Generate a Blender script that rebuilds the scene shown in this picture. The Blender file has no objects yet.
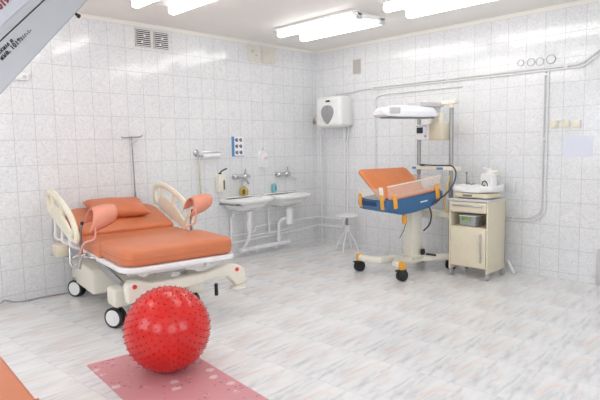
import bpy, bmesh, math, random
from mathutils import Vector, Matrix
random.seed(7)
C = bpy.context.scene.collection
PI = math.pi
R = math.radians

# ------------------------------------------------------------------ materials
def mat(name, col, rough=0.5, metal=0.0, spec=0.5, var=0.0, vscale=20, bump=0.0, bscale=60, coat=0.0, alpha=1.0, trans=0.0, emis=None, estr=0):
    m = bpy.data.materials.new(name); m.use_nodes = True
    nt = m.node_tree; b = nt.nodes['Principled BSDF']
    b.inputs['Base Color'].default_value = (*col, 1)
    b.inputs['Roughness'].default_value = rough
    b.inputs['Metallic'].default_value = metal
    b.inputs['Specular IOR Level'].default_value = spec
    b.inputs['Coat Weight'].default_value = coat
    b.inputs['Alpha'].default_value = alpha
    b.inputs['Transmission Weight'].default_value = trans
    if emis:
        b.inputs['Emission Color'].default_value = (*emis, 1); b.inputs['Emission Strength'].default_value = estr
    tc = nt.nodes.new('ShaderNodeTexCoord')
    if var > 0:
        n = nt.nodes.new('ShaderNodeTexNoise'); n.inputs['Scale'].default_value = vscale; n.inputs['Detail'].default_value = 3
        nt.links.new(tc.outputs['Object'], n.inputs['Vector'])
        r = nt.nodes.new('ShaderNodeValToRGB')
        r.color_ramp.elements[0].position = .3; r.color_ramp.elements[1].position = .7
        r.color_ramp.elements[0].color = (*[max(0, c*(1-var)) for c in col], 1)
        r.color_ramp.elements[1].color = (*[min(1, c*(1+var)) for c in col], 1)
        nt.links.new(n.outputs['Fac'], r.inputs['Fac']); nt.links.new(r.outputs['Color'], b.inputs['Base Color'])
    if bump > 0:
        n2 = nt.nodes.new('ShaderNodeTexNoise'); n2.inputs['Scale'].default_value = bscale
        nt.links.new(tc.outputs['Object'], n2.inputs['Vector'])
        bp = nt.nodes.new('ShaderNodeBump'); bp.inputs['Strength'].default_value = bump; bp.inputs['Distance'].default_value = .01
        nt.links.new(n2.outputs['Fac'], bp.inputs['Height']); nt.links.new(bp.outputs['Normal'], b.inputs['Normal'])
    return m

class N:
    """small node-graph helper"""
    def __init__(s, name):
        s.m = bpy.data.materials.new(name); s.m.use_nodes = True; s.nt = s.m.node_tree; s.b = s.nt.nodes['Principled BSDF']
    def new(s, t, **k):
        n = s.nt.nodes.new(t)
        for a, v in k.items(): setattr(n, a, v)
        return n
    def ln(s, a, b): s.nt.links.new(a, b)
    def val(s, node, name, v): node.inputs[name].default_value = v
    def math(s, op, a, b=None):
        n = s.new('ShaderNodeMath', operation=op)
        for i, x in enumerate((a, b)):
            if x is None: continue
            if isinstance(x, (int, float)): n.inputs[i].default_value = x
            else: s.ln(x, n.inputs[i])
        return n.outputs[0]
    def mix(s, f, a, b, bt='MIX'):
        n = s.new('ShaderNodeMix', data_type='RGBA', blend_type=bt)
        for i, x in ((0, f), (6, a), (7, b)):
            if isinstance(x, (int, float)): n.inputs[i].default_value = x
            elif isinstance(x, tuple): n.inputs[i].default_value = (*x, 1)
            else: s.ln(x, n.inputs[i])
        return n.outputs[2]
    def ramp(s, f, stops):
        r = s.new('ShaderNodeValToRGB'); e = r.color_ramp.elements
        while len(e) < len(stops): e.new(.5)
        for i, (p, c) in enumerate(stops): e[i].position = p; e[i].color = (*c, 1) if isinstance(c, tuple) else (c, c, c, 1)
        s.ln(f, r.inputs['Fac']); return r.outputs['Color']

def wall_tiles(name, axis, off, w, zoff):
    g = N(name)
    tc = g.new('ShaderNodeTexCoord'); sp = g.new('ShaderNodeSeparateXYZ'); g.ln(tc.outputs['Object'], sp.inputs[0])
    u = g.math('SUBTRACT', sp.outputs[axis], off); z = g.math('SUBTRACT', sp.outputs[2], zoff)
    cb = g.new('ShaderNodeCombineXYZ'); g.ln(u, cb.inputs[0]); g.ln(z, cb.inputs[1])
    br = g.new('ShaderNodeTexBrick', offset=0.0, offset_frequency=1, squash=1.0)
    g.ln(cb.outputs[0], br.inputs['Vector'])
    for k, v in (('Scale', 1), ('Mortar Size', .0024), ('Mortar Smooth', .6), ('Brick Width', w), ('Row Height', .25)): g.val(br, k, v)
    br.inputs['Color1'].default_value = (1, 1, 1, 1); br.inputs['Color2'].default_value = (.965, .97, .98, 1)
    # marbled swirl, lilac grey on white
    n1 = g.new('ShaderNodeTexNoise'); g.ln(cb.outputs[0], n1.inputs['Vector'])
    for k, v in (('Scale', 11), ('Detail', 4), ('Distortion', 4.5), ('Roughness', .55)): g.val(n1, k, v)
    sw = g.ramp(n1.outputs['Fac'], [(.34, (.715, .72, .745)), (.48, (.79, .795, .80)), (.60, (.845, .845, .845))])
    tcn = g.mix(1.0, sw, br.outputs['Color'], 'MULTIPLY')
    col = g.mix(br.outputs['Fac'], tcn, (.54, .54, .555))
    # painted strip above the last row of tiles
    top = g.math('GREATER_THAN', sp.outputs[2], 2.818)
    col = g.mix(top, col, (.84, .82, .76))
    g.ln(col, g.b.inputs['Base Color'])
    rg = g.math('ADD', g.math('MULTIPLY', n1.outputs['Fac'], .07), .055)
    rg = g.math('ADD', rg, g.math('MULTIPLY', g.math('ADD', br.outputs['Fac'], top), .4))
    g.ln(rg, g.b.inputs['Roughness'])
    g.val(g.b, 'Specular IOR Level', .38)
    h = g.math('SUBTRACT', g.math('MULTIPLY', n1.outputs['Fac'], .18), br.outputs['Fac'])
    bp = g.new('ShaderNodeBump'); g.val(bp, 'Strength', .3); g.val(bp, 'Distance', .0012); g.ln(h, bp.inputs['Height']); g.ln(bp.outputs[0], g.b.inputs['Normal'])
    return g.m

def floor_tiles():
    g = N('marble_floor_tile')
    tc = g.new('ShaderNodeTexCoord'); mp = g.new('ShaderNodeMapping'); g.ln(tc.outputs['Object'], mp.inputs[0])
    mp.inputs['Location'].default_value = (3.03+.2, 4.31-.19, 0); mp.inputs['Rotation'].default_value = (0, 0, R(-2.7))
    sp = g.new('ShaderNodeSeparateXYZ'); g.ln(mp.outputs[0], sp.inputs[0])
    cb0 = g.new('ShaderNodeCombineXYZ'); g.ln(sp.outputs[0], cb0.inputs[0]); g.ln(sp.outputs[1], cb0.inputs[1])
    br = g.new('ShaderNodeTexBrick', offset=0.0, offset_frequency=1, squash=1.0); g.ln(cb0.outputs[0], br.inputs['Vector'])
    for k, v in (('Scale', 1), ('Mortar Size', .0022), ('Mortar Smooth', .5), ('Brick Width', .5), ('Row Height', .5)): g.val(br, k, v)
    fx = g.math('FRACT', g.math('DIVIDE', sp.outputs[0], .5)); fy = g.math('FRACT', g.math('DIVIDE', sp.outputs[1], .5))
    cx = g.math('FLOOR', g.math('DIVIDE', sp.outputs[0], .5)); cy = g.math('FLOOR', g.math('DIVIDE', sp.outputs[1], .5))
    par = g.math('MULTIPLY', g.math('ADD', cx, g.math('MULTIPLY', cy, 1.7)), .045)
    cb = g.new('ShaderNodeCombineXYZ'); g.ln(fx, cb.inputs[0]); g.ln(fy, cb.inputs[1]); g.ln(par, cb.inputs[2])
    m2 = g.new('ShaderNodeMapping'); g.ln(cb.outputs[0], m2.inputs[0])
    m2.inputs['Rotation'].default_value = (0, 0, R(47)); m2.inputs['Scale'].default_value = (1.0, 4.2, 1)
    n = g.new('ShaderNodeTexNoise'); g.ln(m2.outputs[0], n.inputs['Vector'])
    for k, v in (('Scale', 1.25), ('Detail', 6), ('Roughness', .58), ('Distortion', .5)): g.val(n, k, v)
    veins = g.ramp(n.outputs['Fac'], [(.27, (.50, .505, .53)), (.39, (.66, .66, .68)), (.48, (.79, .795, .80)), (.60, (.86, .86, .855))])
    n2 = g.new('ShaderNodeTexNoise'); g.ln(m2.outputs[0], n2.inputs['Vector'])
    for k, v in (('Scale', 1.3), ('Detail', 4), ('Distortion', 1.2)): g.val(n2, k, v)
    dx = g.math('SUBTRACT', fx, .5); dy = g.math('SUBTRACT', fy, .5)
    rr = g.math('SQRT', g.math('ADD', g.math('MULTIPLY', dx, dx), g.math('MULTIPLY', dy, dy)))
    pk = g.math('MULTIPLY', g.ramp(n2.outputs['Fac'], [(.45, 0.0), (.62, 1.0)]), g.ramp(rr, [(.1, 1.0), (.42, 0.0)]))
    col = g.mix(g.math('MULTIPLY', pk, .85), veins, (.80, .63, .55))
    col = g.mix(br.outputs['Fac'], col, (.52, .50, .48))
    g.ln(col, g.b.inputs['Base Color'])
    g.ln(g.math('ADD', g.math('MULTIPLY', n.outputs['Fac'], .12), g.math('ADD', .10, g.math('MULTIPLY', br.outputs['Fac'], .4))), g.b.inputs['Roughness'])
    n3 = g.new('ShaderNodeTexNoise'); g.ln(tc.outputs['Object'], n3.inputs['Vector']); g.val(n3, 'Scale', 9)
    bp = g.new('ShaderNodeBump'); g.val(bp, 'Strength', .12); g.val(bp, 'Distance', .004)
    g.ln(g.math('SUBTRACT', g.math('MULTIPLY', n3.outputs['Fac'], .4), br.outputs['Fac']), bp.inputs['Height']); g.ln(bp.outputs[0], g.b.inputs['Normal'])
    return g.m

def mat_pattern():
    g = N('pink_patterned_vinyl')
    tc = g.new('ShaderNodeTexCoord')
    v = g.new('ShaderNodeTexVoronoi', feature='F1'); g.ln(tc.outputs['Object'], v.inputs['Vector']); g.val(v, 'Scale', 7.5); g.val(v, 'Randomness', .55)
    n = g.new('ShaderNodeTexNoise'); g.ln(tc.outputs['Object'], n.inputs['Vector']); g.val(n, 'Scale', 60); g.val(n, 'Detail', 2)
    d = g.math('ADD', v.outputs['Distance'], g.math('MULTIPLY', g.math('SUBTRACT', n.outputs['Fac'], .5), .35))
    blob = g.ramp(d, [(.17, 1.0), (.24, 0.0)])
    v2 = g.new('ShaderNodeTexVoronoi', feature='F1'); mp = g.new('ShaderNodeMapping'); g.ln(tc.outputs['Object'], mp.inputs[0])
    mp.inputs['Scale'].default_value = (20, 34, 1); mp.inputs['Rotation'].default_value = (0, 0, .5)
    g.ln(mp.outputs[0], v2.inputs['Vector']); g.val(v2, 'Scale', 1)
    n4 = g.new('ShaderNodeTexNoise'); g.ln(tc.outputs['Object'], n4.inputs['Vector']); g.val(n4, 'Scale', 9)
    dash = g.math('MULTIPLY', g.ramp(v2.outputs['Distance'], [(.18, 1.0), (.28, 0.0)]), g.ramp(n4.outputs['Fac'], [(.5, 0.0), (.56, 1.0)]))
    col = g.mix(g.math('MULTIPLY', blob, .7), (.66, .30, .325), (.88, .76, .73))
    col = g.mix(g.math('MULTIPLY', dash, .8), col, (.25, .06, .09))
    g.ln(col, g.b.inputs['Base Color']); g.val(g.b, 'Roughness', .42)
    return g.m

M = {}
M['tile_left'] = wall_tiles('wall_tile_left', 0, -4.219, .1975, .068)
M['tile_right'] = wall_tiles('wall_tile_right', 1, -3.1387, .1993, .068)
M['floor'] = floor_tiles()
M['ceiling'] = mat('ceiling_paint', (.88, .86, .82), .55, var=.02, vscale=2)
M['plaster'] = mat('plaster_paint', (.8, .8, .8), .6, var=.03, vscale=3)
M['white'] = mat('white_enamel', (.85, .85, .84), .3, var=.02)
M['ceramic'] = mat('white_ceramic', (.86, .865, .86), .12, var=.01, coat=.5)
M['pipe'] = mat('white_pipe_paint', (.88, .88, .88), .35, var=.03)
M['conduit'] = mat('grey_white_conduit', (.78, .78, .77), .4, var=.03)
M['grey'] = mat('grey_plastic', (.36, .37, .39), .45, var=.04)
M['lgrey'] = mat('light_grey_plastic', (.6, .6, .6), .4, var=.03)
M['black'] = mat('black_rubber', (.018, .018, .02), .5, var=.1)
M['cream'] = mat('cream_enamel', (.74, .67, .51), .35, var=.02)
M['cream_lt'] = mat('ivory_plastic', (.84, .80, .69), .35, var=.02)
M['ivory_rail'] = mat('ivory_rail_plastic', (.85, .79, .63), .4, var=.03)
M['orange'] = mat('orange_vinyl', (.64, .20, .085), .38, var=.035, vscale=6, bump=.12, bscale=8)
M['orange_pillow'] = mat('orange_vinyl_pillow', (.62, .175, .07), .4, var=.04, vscale=8, bump=.3, bscale=10)
M['orange_warm'] = mat('orange_vinyl_warmer', (.68, .22, .075), .38, var=.05, vscale=9, bump=.25, bscale=12)
M['peach'] = mat('peach_foam', (.76, .31, .21), .5, var=.03)
M['peach_tube'] = mat('peach_coated_tube', (.82, .40, .32), .4, var=.02)
M['chrome'] = mat('chrome', (.62, .63, .65), .18, metal=1, var=.02)
M['steel'] = mat('brushed_steel', (.55, .55, .54), .32, metal=1, var=.05)
M['pole'] = mat('satin_grey_pole', (.36, .36, .35), .35, metal=.6, var=.03)
M['steel_d'] = mat('dark_steel', (.30, .30, .31), .35, metal=.9, var=.05)
M['red'] = mat('glossy_red_rubber', (.66, .018, .014), .2, var=.08, vscale=5, coat=.0, bump=.05, bscale=10)
M['red_spike_shade'] = mat('red_rubber_nub_shaded', (.40, .012, .012), .3, var=.03)  # nub shadows put into the colour: darker red than the ball
M['red_mark'] = mat('red_button', (.75, .06, .03), .35, var=.02)
M['blue'] = mat('blue_bassinet_plastic', (.045, .145, .31), .35, var=.05, vscale=8)
M['blue_dk'] = mat('dark_blue_recess', (.015, .05, .13), .5, var=.03)
M['blue_lbl'] = mat('blue_print', (.10, .28, .58), .5, var=.03)
M['clip'] = mat('orange_yellow_clip', (.85, .40, .05), .4, var=.03)
M['acryl'] = mat('clear_acrylic', (.93, .86, .78), .08, alpha=.22, spec=.8, var=.01)
M['clear_box'] = mat('clear_plastic_box', (.62, .64, .62), .2, alpha=.55, var=.02)
M['green'] = mat('green_latch', (.25, .50, .05), .4, var=.03)
M['dark_slot'] = mat('dark_opening', (.02, .02, .022), .8, var=.05)
M['paper'] = mat('white_paper', (.86, .87, .9), .6, var=.01)
M['paper_blue'] = mat('pale_blue_paper', (.73, .76, .85), .55, var=.02, vscale=4)
M['mesh_grey'] = mat('grey_vent_mesh', (.50, .48, .46), .6, var=.12, vscale=120)
M['ventpanel'] = mat('vent_cover_cream', (.74, .71, .63), .5, var=.05, vscale=12)
M['yellow_tube'] = mat('yellowed_tube', (.62, .60, .44), .4, var=.04)
M['yellow_hose'] = mat('yellow_hose', (.66, .52, .20), .4, var=.04)
M['soap_y'] = mat('yellow_green_soap', (.52, .44, .10), .2, var=.06)
M['soap_t'] = mat('teal_soap', (.22, .58, .56), .2, var=.04)
M['sticker'] = mat('orange_brown_label', (.22, .06, .02), .4, var=.3, vscale=80)
M['device'] = mat('grey_painted_metal', (.35, .35, .36), .38, metal=.2, var=.03, vscale=4)
M['device_lt'] = mat('pale_grey_painted_metal', (.42, .43, .46), .35, metal=.1, var=.02, vscale=4)
M['emblem'] = mat('grey_emblem', (.34, .34, .35), .35, var=.03)
M['ink'] = mat('black_stencil_ink', (.02, .02, .025), .7, var=.05)
M['ink_red'] = mat('dark_red_ink', (.20, .012, .015), .7, var=.05)
M['mat_pink'] = mat_pattern()
M['scale_pad'] = mat('white_pad_cloth', (.88, .88, .88), .7, var=.02, bump=.3, bscale=30)
M['cable'] = mat('dark_grey_cable', (.05, .05, .055), .5, var=.05)
M['diff'] = mat('lit_diffuser', (1, 1, 1), .4, emis=(1, .99, .965), estr=4.2)
M['rim'] = mat('cover_rim', (.50, .50, .50), .4, var=.03)
M['cover_face'] = mat('cover_face', (.74, .745, .75), .35, var=.03)
M['screen'] = mat('dark_display', (.02, .025, .03), .15, var=.02)
M['socket'] = mat('socket_cream', (.78, .75, .62), .4, var=.02)
M['trans_lbl'] = mat('grey_label_print', (.16, .16, .17), .5, var=.05)
M['pink_lbl'] = mat('pink_label', (.80, .50, .52), .5, var=.05)
M['wire_green'] = mat('dull_green_wire', (.22, .30, .26), .4, var=.05)

# ------------------------------------------------------------------ mesh builder
class MB:
    def __init__(s): s.bm = bmesh.new(); s.mats = []
    def _mi(s, m):
        if m is None: return 0
        if m not in s.mats: s.mats.append(m)
        return s.mats.index(m)
    def _app(s, geom_faces, mi):
        for f in geom_faces: f.material_index = mi
    def box(s, c, d, rot=None, bev=0.0, seg=2, m=None):
        t = bmesh.new(); bmesh.ops.create_cube(t, size=1)
        for v in t.verts: v.co = Vector((v.co.x*d[0], v.co.y*d[1], v.co.z*d[2]))
        if bev: bmesh.ops.bevel(t, geom=t.edges[:], offset=min(bev, min(d)*.49), segments=seg, profile=.5, affect='EDGES')
        X = Matrix.Translation(c) @ (rot if rot else Matrix.Identity(4))
        s._merge(t, X, m); return s
    def bx(s, a, b, **k):
        return s.box([(a[i]+b[i])/2 for i in range(3)], [abs(b[i]-a[i]) for i in range(3)], **k)
    def _merge(s, t, X, m):
        mi = s._mi(m) if m else 0
        bmesh.ops.transform(t, matrix=X, verts=t.verts[:])
        mp = {v: s.bm.verts.new(v.co) for v in t.verts}
        for f in t.faces:
            try: nf = s.bm.faces.new([mp[v] for v in f.verts]); nf.material_index = mi
            except ValueError: pass
        t.free()
    def cyl(s, a, b, r, r2=None, n=20, m=None, cap=True):
        a = Vector(a); b = Vector(b); d = b-a; r2 = r if r2 is None else r2
        t = bmesh.new(); bmesh.ops.create_cone(t, cap_ends=cap, segments=n, radius1=r, radius2=r2, depth=d.length)
        X = Matrix.Translation((a+b)/2) @ d.to_track_quat('Z', 'Y').to_matrix().to_4x4()
        s._merge(t, X, m); return s
    def sph(s, c, r, sc=(1, 1, 1), n=16, m=None):
        t = bmesh.new(); bmesh.ops.create_uvsphere(t, u_segments=n, v_segments=n//2+2, radius=r)
        s._merge(t, Matrix.Translation(c) @ Matrix.Diagonal((*sc, 1)), m); return s
    def tube(s, pts, r, n=10, m=None, rad=None, smooth=3):
        """swept tube through pts; corners rounded with fillet"""
        P = [Vector(p) for p in pts]
        if rad:
            Q = [P[0]]
            for i in range(1, len(P)-1):
                a, b, c = P[i-1], P[i], P[i+1]
                la = (a-b).length; lc = (c-b).length; k = min(rad, la*.49, lc*.49)
                p0 = b+(a-b).normalized()*k; p2 = b+(c-b).normalized()*k
                for j in range(smooth+1):
                    t = j/smooth; Q.append(p0*(1-t)**2+b*2*t*(1-t)+p2*t*t)
            Q.append(P[-1]); P = Q
        P = [p for i, p in enumerate(P) if i == 0 or (p-P[i-1]).length > 1e-5]
        mi = s._mi(m) if m else 0
        rings = []; up = None
        for i, p in enumerate(P):
            d = (P[min(i+1, len(P)-1)]-P[max(i-1, 0)]).normalized()
            if up is None:
                up = Vector((0, 0, 1)) if abs(d.z) < .9 else Vector((1, 0, 0))
            up = (up-d*up.dot(d)).normalized(); sd = d.cross(up)
            rr = r(i/(len(P)-1)) if callable(r) else r
            rings.append([s.bm.verts.new(p+(up*math.cos(2*PI*k/n)+sd*math.sin(2*PI*k/n))*rr) for k in range(n)])
        for i in range(len(rings)-1):
            for k in range(n):
                f = s.bm.faces.new((rings[i][k], rings[i][(k+1) % n], rings[i+1][(k+1) % n], rings[i+1][k])); f.material_index = mi
        for rg, rev in ((rings[0], False), (rings[-1], True)):
            f = s.bm.faces.new(rg if not rev else rg[::-1]); f.material_index = mi
        return s
    def band(s, pts, w, h, side, m=None):
        """flat strip (w across path in plane, h along side vector) following pts"""
        P = [Vector(p) for p in pts]; side = Vector(side).normalized(); mi = s._mi(m) if m else 0; rings = []
        for i, p in enumerate(P):
            d = (P[min(i+1, len(P)-1)]-P[max(i-1, 0)]).normalized(); nrm = d.cross(side).normalized()
            c = .28
            prof = [(-.5, -.5+c), (-.5+c, -.5), (.5-c, -.5), (.5, -.5+c), (.5, .5-c), (.5-c, .5), (-.5+c, .5), (-.5, .5-c)]
            rings.append([s.bm.verts.new(p+nrm*w*a+side*h*b) for a, b in prof])
        n = 8
        for i in range(len(rings)-1):
            for k in range(n):
                f = s.bm.faces.new((rings[i][k], rings[i][(k+1) % n], rings[i+1][(k+1) % n], rings[i+1][k])); f.material_index = mi
        s.bm.faces.new(rings[0]).material_index = mi; s.bm.faces.new(rings[-1][::-1]).material_index = mi
        return s
    def lathe(s, prof, c=(0, 0, 0), n=24, m=None, rot=None):
        t = bmesh.new(); rings = []
        for r, z in prof: rings.append([t.verts.new((max(r, 1e-4)*math.cos(2*PI*k/n), max(r, 1e-4)*math.sin(2*PI*k/n), z)) for k in range(n)])
        for i in range(len(rings)-1):
            for k in range(n): t.faces.new((rings[i][k], rings[i][(k+1) % n], rings[i+1][(k+1) % n], rings[i+1][k]))
        t.faces.new(rings[0][::-1]); t.faces.new(rings[-1])
        s._merge(t, Matrix.Translation(c) @ (rot if rot else Matrix.Identity(4)), m); return s
    def prism(s, poly, axis, a, b, bev=0, seg=3, m=None, X=None, capbev=None):
        """poly of 2-D points extruded from a to b along axis (0,1,2); the other two axes in order"""
        t = bmesh.new()
        def pt(q, w):
            l = list(q); l.insert(axis, w); return l
        lo = [t.verts.new(pt(q, a)) for q in poly]; hi = [t.verts.new(pt(q, b)) for q in poly]
        n = len(poly)
        f0 = t.faces.new(lo[::-1]); f1 = t.faces.new(hi)
        for k in range(n): t.faces.new((lo[k], lo[(k+1) % n], hi[(k+1) % n], hi[k]))
        bmesh.ops.recalc_face_normals(t, faces=t.faces[:])
        if bev:
            es = [e for e in t.edges if any(f in (f0, f1) for f in e.link_faces)]
            bmesh.ops.bevel(t, geom=es, offset=bev, segments=seg, profile=.5, affect='EDGES', clamp_overlap=True)
        s._merge(t, X if X else Matrix.Identity(4), m); return s
    def build(s, name, m, parent=None, smooth=True, angle=38, loc=None, rot=None):
        bmesh.ops.recalc_face_normals(s.bm, faces=s.bm.faces[:])
        me = bpy.data.meshes.new(name); s.bm.to_mesh(me); s.bm.free()
        if s.mats:
            for x in s.mats: me.materials.append(x)
        else: me.materials.append(m)
        if smooth:
            for p in me.polygons: p.use_smooth = True
            try: me.set_sharp_from_angle(angle=R(angle))
            except Exception: pass
        o = bpy.data.objects.new(name, me); C.objects.link(o)
        if parent: o.parent = parent
        if loc: o.location = loc
        if rot: o.rotation_euler = rot
        return o

def tag(o, label, cat, group=None, kind=None):
    o['label'] = label; o['category'] = cat
    if group: o['group'] = group
    if kind: o['kind'] = kind
    return o
def thing(name, label, cat, loc=(0, 0, 0), rz=0, group=None):
    o = bpy.data.objects.new(name, None); C.objects.link(o); o.location = loc; o.rotation_euler = (0, 0, rz); o.empty_display_size = .1
    return tag(o, label, cat, group)
def struct(o): o['kind'] = 'structure'; return o
def copy_tree(o, parent=None):
    c = o.copy(); C.objects.link(c); c.parent = parent
    for ch in list(o.children): copy_tree(ch, c)
    return c
def rrect(x0, y0, x1, y1, r, seg=6):
    """rounded rectangle; r one value or four (x0y0, x1y0, x1y1, x0y1)"""
    if not isinstance(r, (list, tuple)): r = [r]*4
    out = []
    for (cx, cy, a0), q in zip(((x0+r[0], y0+r[0], PI), (x1-r[1], y0+r[1], 1.5*PI), (x1-r[2], y1-r[2], 0), (x0+r[3], y1-r[3], .5*PI)), r):
        for i in range(seg+1):
            a = a0+i/seg*PI/2; out.append((cx+q*math.cos(a), cy+q*math.sin(a)))
    return out
def text_mesh(name, txt, size, m, parent, X, bold=0.0):
    cu = bpy.data.curves.new(name, 'FONT'); cu.body = txt; cu.size = size; cu.extrude = .0008; cu.offset = bold; cu.space_character = 1.05
    o = bpy.data.objects.new(name, cu); C.objects.link(o)
    bpy.context.view_layer.update()
    me = bpy.data.meshes.new_from_object(o.evaluated_get(bpy.context.evaluated_depsgraph_get()))
    bpy.data.objects.remove(o, do_unlink=True); bpy.data.curves.remove(cu)
    me.materials.clear(); me.materials.append(m)
    me.transform(X)
    t = bpy.data.objects.new(name, me); C.objects.link(t); t.parent = parent
    return t

# ------------------------------------------------------------------ room shell  (corner of the two tiled walls = origin)
X0, Y0, H = -7.4, -7.2, 2.863
struct(MB().bx((X0-.2, Y0-.2, -.2), (.2, .2, 0)).build('floor', M['floor'], smooth=False))
struct(MB().bx((X0-.2, Y0-.2, H), (.2, .2, H+.2)).build('ceiling', M['ceiling'], smooth=False))
struct(MB().bx((X0-.2, 0, 0), (.2, .2, H)).build('wall_left', M['tile_left'], smooth=False))
struct(MB().bx((0, Y0-.2, 0), (.2, 0, H)).build('wall_right', M['tile_right'], smooth=False))
# walls behind the camera with real window openings
wb = MB()
for a, b in (((X0, Y0-.2, 0), (0, Y0, .9)), ((X0, Y0-.2, 2.6), (0, Y0, H)), ((X0, Y0-.2, .9), (-6.6, Y0, 2.6)), ((-4.9, Y0-.2, .9), (-3.9, Y0, 2.6)), ((-2.2, Y0-.2, .9), (0, Y0, 2.6))): wb.bx(a, b)
struct(wb.build('wall_back', M['plaster'], smooth=False))
wc = MB()
for a, b in (((X0-.2, Y0, 0), (X0, 0, .9)), ((X0-.2, Y0, 2.6), (X0, 0, H)), ((X0-.2, Y0, .9), (X0, -5.6, 2.6)), ((X0-.2, -3.9, .9), (X0, -3.0, 2.6)), ((X0-.2, -1.3, .9), (X0, 0, 2.6))): wc.bx(a, b)
struct(wc.build('wall_side', M['plaster'], smooth=False))
wi = 0
for (ax, a, b) in (('y', -6.6, -4.9), ('y', -3.9, -2.2), ('x', -5.6, -3.9), ('x', -3.0, -1.3)):
    wi += 1; f = MB(); mid = (a+b)/2
    def W(u0, u1, z0, z1, t=.05):
        if ax == 'y': f.bx((u0, Y0-.12, z0), (u1, Y0-.12+t, z1))
        else: f.bx((X0-.12, u0, z0), (X0-.12+t, u1, z1))
    for q in ((a, a+.06, .9, 2.6), (b-.06, b, .9, 2.6), (mid-.04, mid+.04, .9, 2.6), (a, b, .9, .96), (a, b, 2.54, 2.6)): W(*q)
    struct(f.build('window_%d' % wi, M['white'], smooth=False))
# end of the tiled wall at the right edge of the picture: low grey door plinth
struct(MB().bx((-.035, -4.0, 0), (0, -3.915, .36), bev=.004).build('trim_1', M['lgrey']))

# ------------------------------------------------------------------ fluorescent luminaires
def luminaire(x, y0, y1, label):
    t = thing('ceiling_lamp', label, 'lamp', (x, (y0+y1)/2, H), 0, 'twin tube lamps on the ceiling')
    L = abs(y1-y0)/2
    MB().bx((-.29, -L+.03, -.028), (.29, L-.03, 0), bev=.006).build('mounting_tray', M['white'], t)
    for sx in (-.195, .195):
        d = MB(); d.prism(rrect(sx-.042, -.098, sx+.042, -.022, [.034, .034, .008, .008], 5), 1, -L+.03, L-.03)
        d.build('tube_cover', M['diff'], t)
        for e in (-1, 1):
            MB().bx((sx-.044, e*(L-.03)-.0, -.099), (sx+.044, e*L, -.02), bev=.01).build('end_cap', M['lgrey'], t)
    MB().bx((-.26, -L+.0, -.06), (.26, -L+.06, -.026), bev=.008).build('end_bracket', M['white'], t)
    return t
luminaire(-3.17, -2.12, -.87, 'twin tube ceiling lamp above the birthing bed, nearer the slotted wall vents')
luminaire(-1.22, -1.99, -.73, 'twin tube ceiling lamp in the far corner above the sinks')
luminaire(-1.24, -3.6, -2.31, 'twin tube ceiling lamp second from the corner, along the top edge above the infant warmer')
luminaire(-3.25, -3.6, -2.35, 'twin tube ceiling lamp above the red ball')
luminaire(-5.25, -2.05, -.80, 'twin tube ceiling lamp nearest the window wall, first of its row')

# ------------------------------------------------------------------ birthing bed
bed = thing('birthing_bed', 'birthing bed with orange mattress sections, ivory side rails and white wheeled base', 'bed', (-3.951, -1.459, 0), R(-8))
# local axes: x across the bed (v), y towards the head (= -s)
def slab(name, poly, z0, z1, m, parent, bev=.03, X=None, seam=False):
    b = MB(); b.prism(poly, 2, z0, z1, bev=bev, seg=4, X=X)
    return b.build(name, m, parent, angle=60)
foot = slab('foot_mattress', rrect(-.085, -.44, .86, .20, [.15, .07, .08, .08], 8), .565, .705, M['orange'], bed, .04)
MB().prism(rrect(-.089, -.444, .864, .204, [.152, .072, .092, .092], 8), 2, .625, .631, bev=.0025, seg=1).build('piping', M['orange'], foot)
seat = slab('seat_mattress', rrect(-.10, .13, .875, .81, [.02, .02, .06, .06], 5), .56, .662, M['orange'], bed, .03)
th = R(15.5)
XB = Matrix.Translation((0, .80, .715)) @ Matrix.Rotation(th, 4, 'X') @ Matrix.Translation((0, -.80, -.715))
back = slab('backrest_mattress', rrect(-.085, .79, .865, 1.43, [.04, .04, .17, .17], 8), .60, .705, M['orange'], bed, .035, X=XB)
slab('backrest_deck', rrect(-.06, .80, .84, 1.41, [.03, .03, .16, .16], 6), .575, .612, M['white'], bed, .008, X=XB)
slab('seat_deck', rrect(-.10, .27, .88, .81, .04, 4), .535, .575, M['white'], bed, .01)
slab('foot_deck', rrect(-.092, -.452, .872, .31, [.15, .08, .05, .05], 8), .52, .563, M['white'], bed, .012)
# under frame
uf = MB()
for v in (.12, .68): uf.bx((v-.025, -.30, .455), (v+.025, .9, .53), bev=.006)
for y in (-.25, .25, .75): uf.bx((.1, y-.02, .46), (.7, y+.02, .52), bev=.006)
uf.bx((.1, 0.02, .40), (.16, .06, .48)); uf.bx((.64, -.02, .40), (.70, .02, .48))
uf.build('under_frame', M['white'], bed)
for v in (.10, .70): MB().tube([(v, .62, .36), (v, .05, .27)], .03, n=8).build('lift_arm', M['steel'], bed)
MB().band([(.035, .62, .42), (.035, .02, .335)], .075, .02, (1, 0, 0)).build('side_channel', M['steel'], bed)
MB().bx((.28, -.12, .40), (.56, .28, .50), bev=.015).build('motor_box', M['lgrey'], bed)
MB().bx((-.045, .60, .135), (.74, 1.33, .37), bev=.03, seg=3).build('base_cover', M['cream_lt'], bed)
for v in (.16, .56): MB().bx((v, -.05, .10), (v+.08, .50, .17), bev=.01).build('base_beam', M['cream_lt'], bed)
for v in (-.02, .62): MB().bx((v-.05, -.11, .185), (v+.085, .09, .335), bev=.025, seg=3).build('caster_housing', M['cream_lt'], bed)
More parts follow.
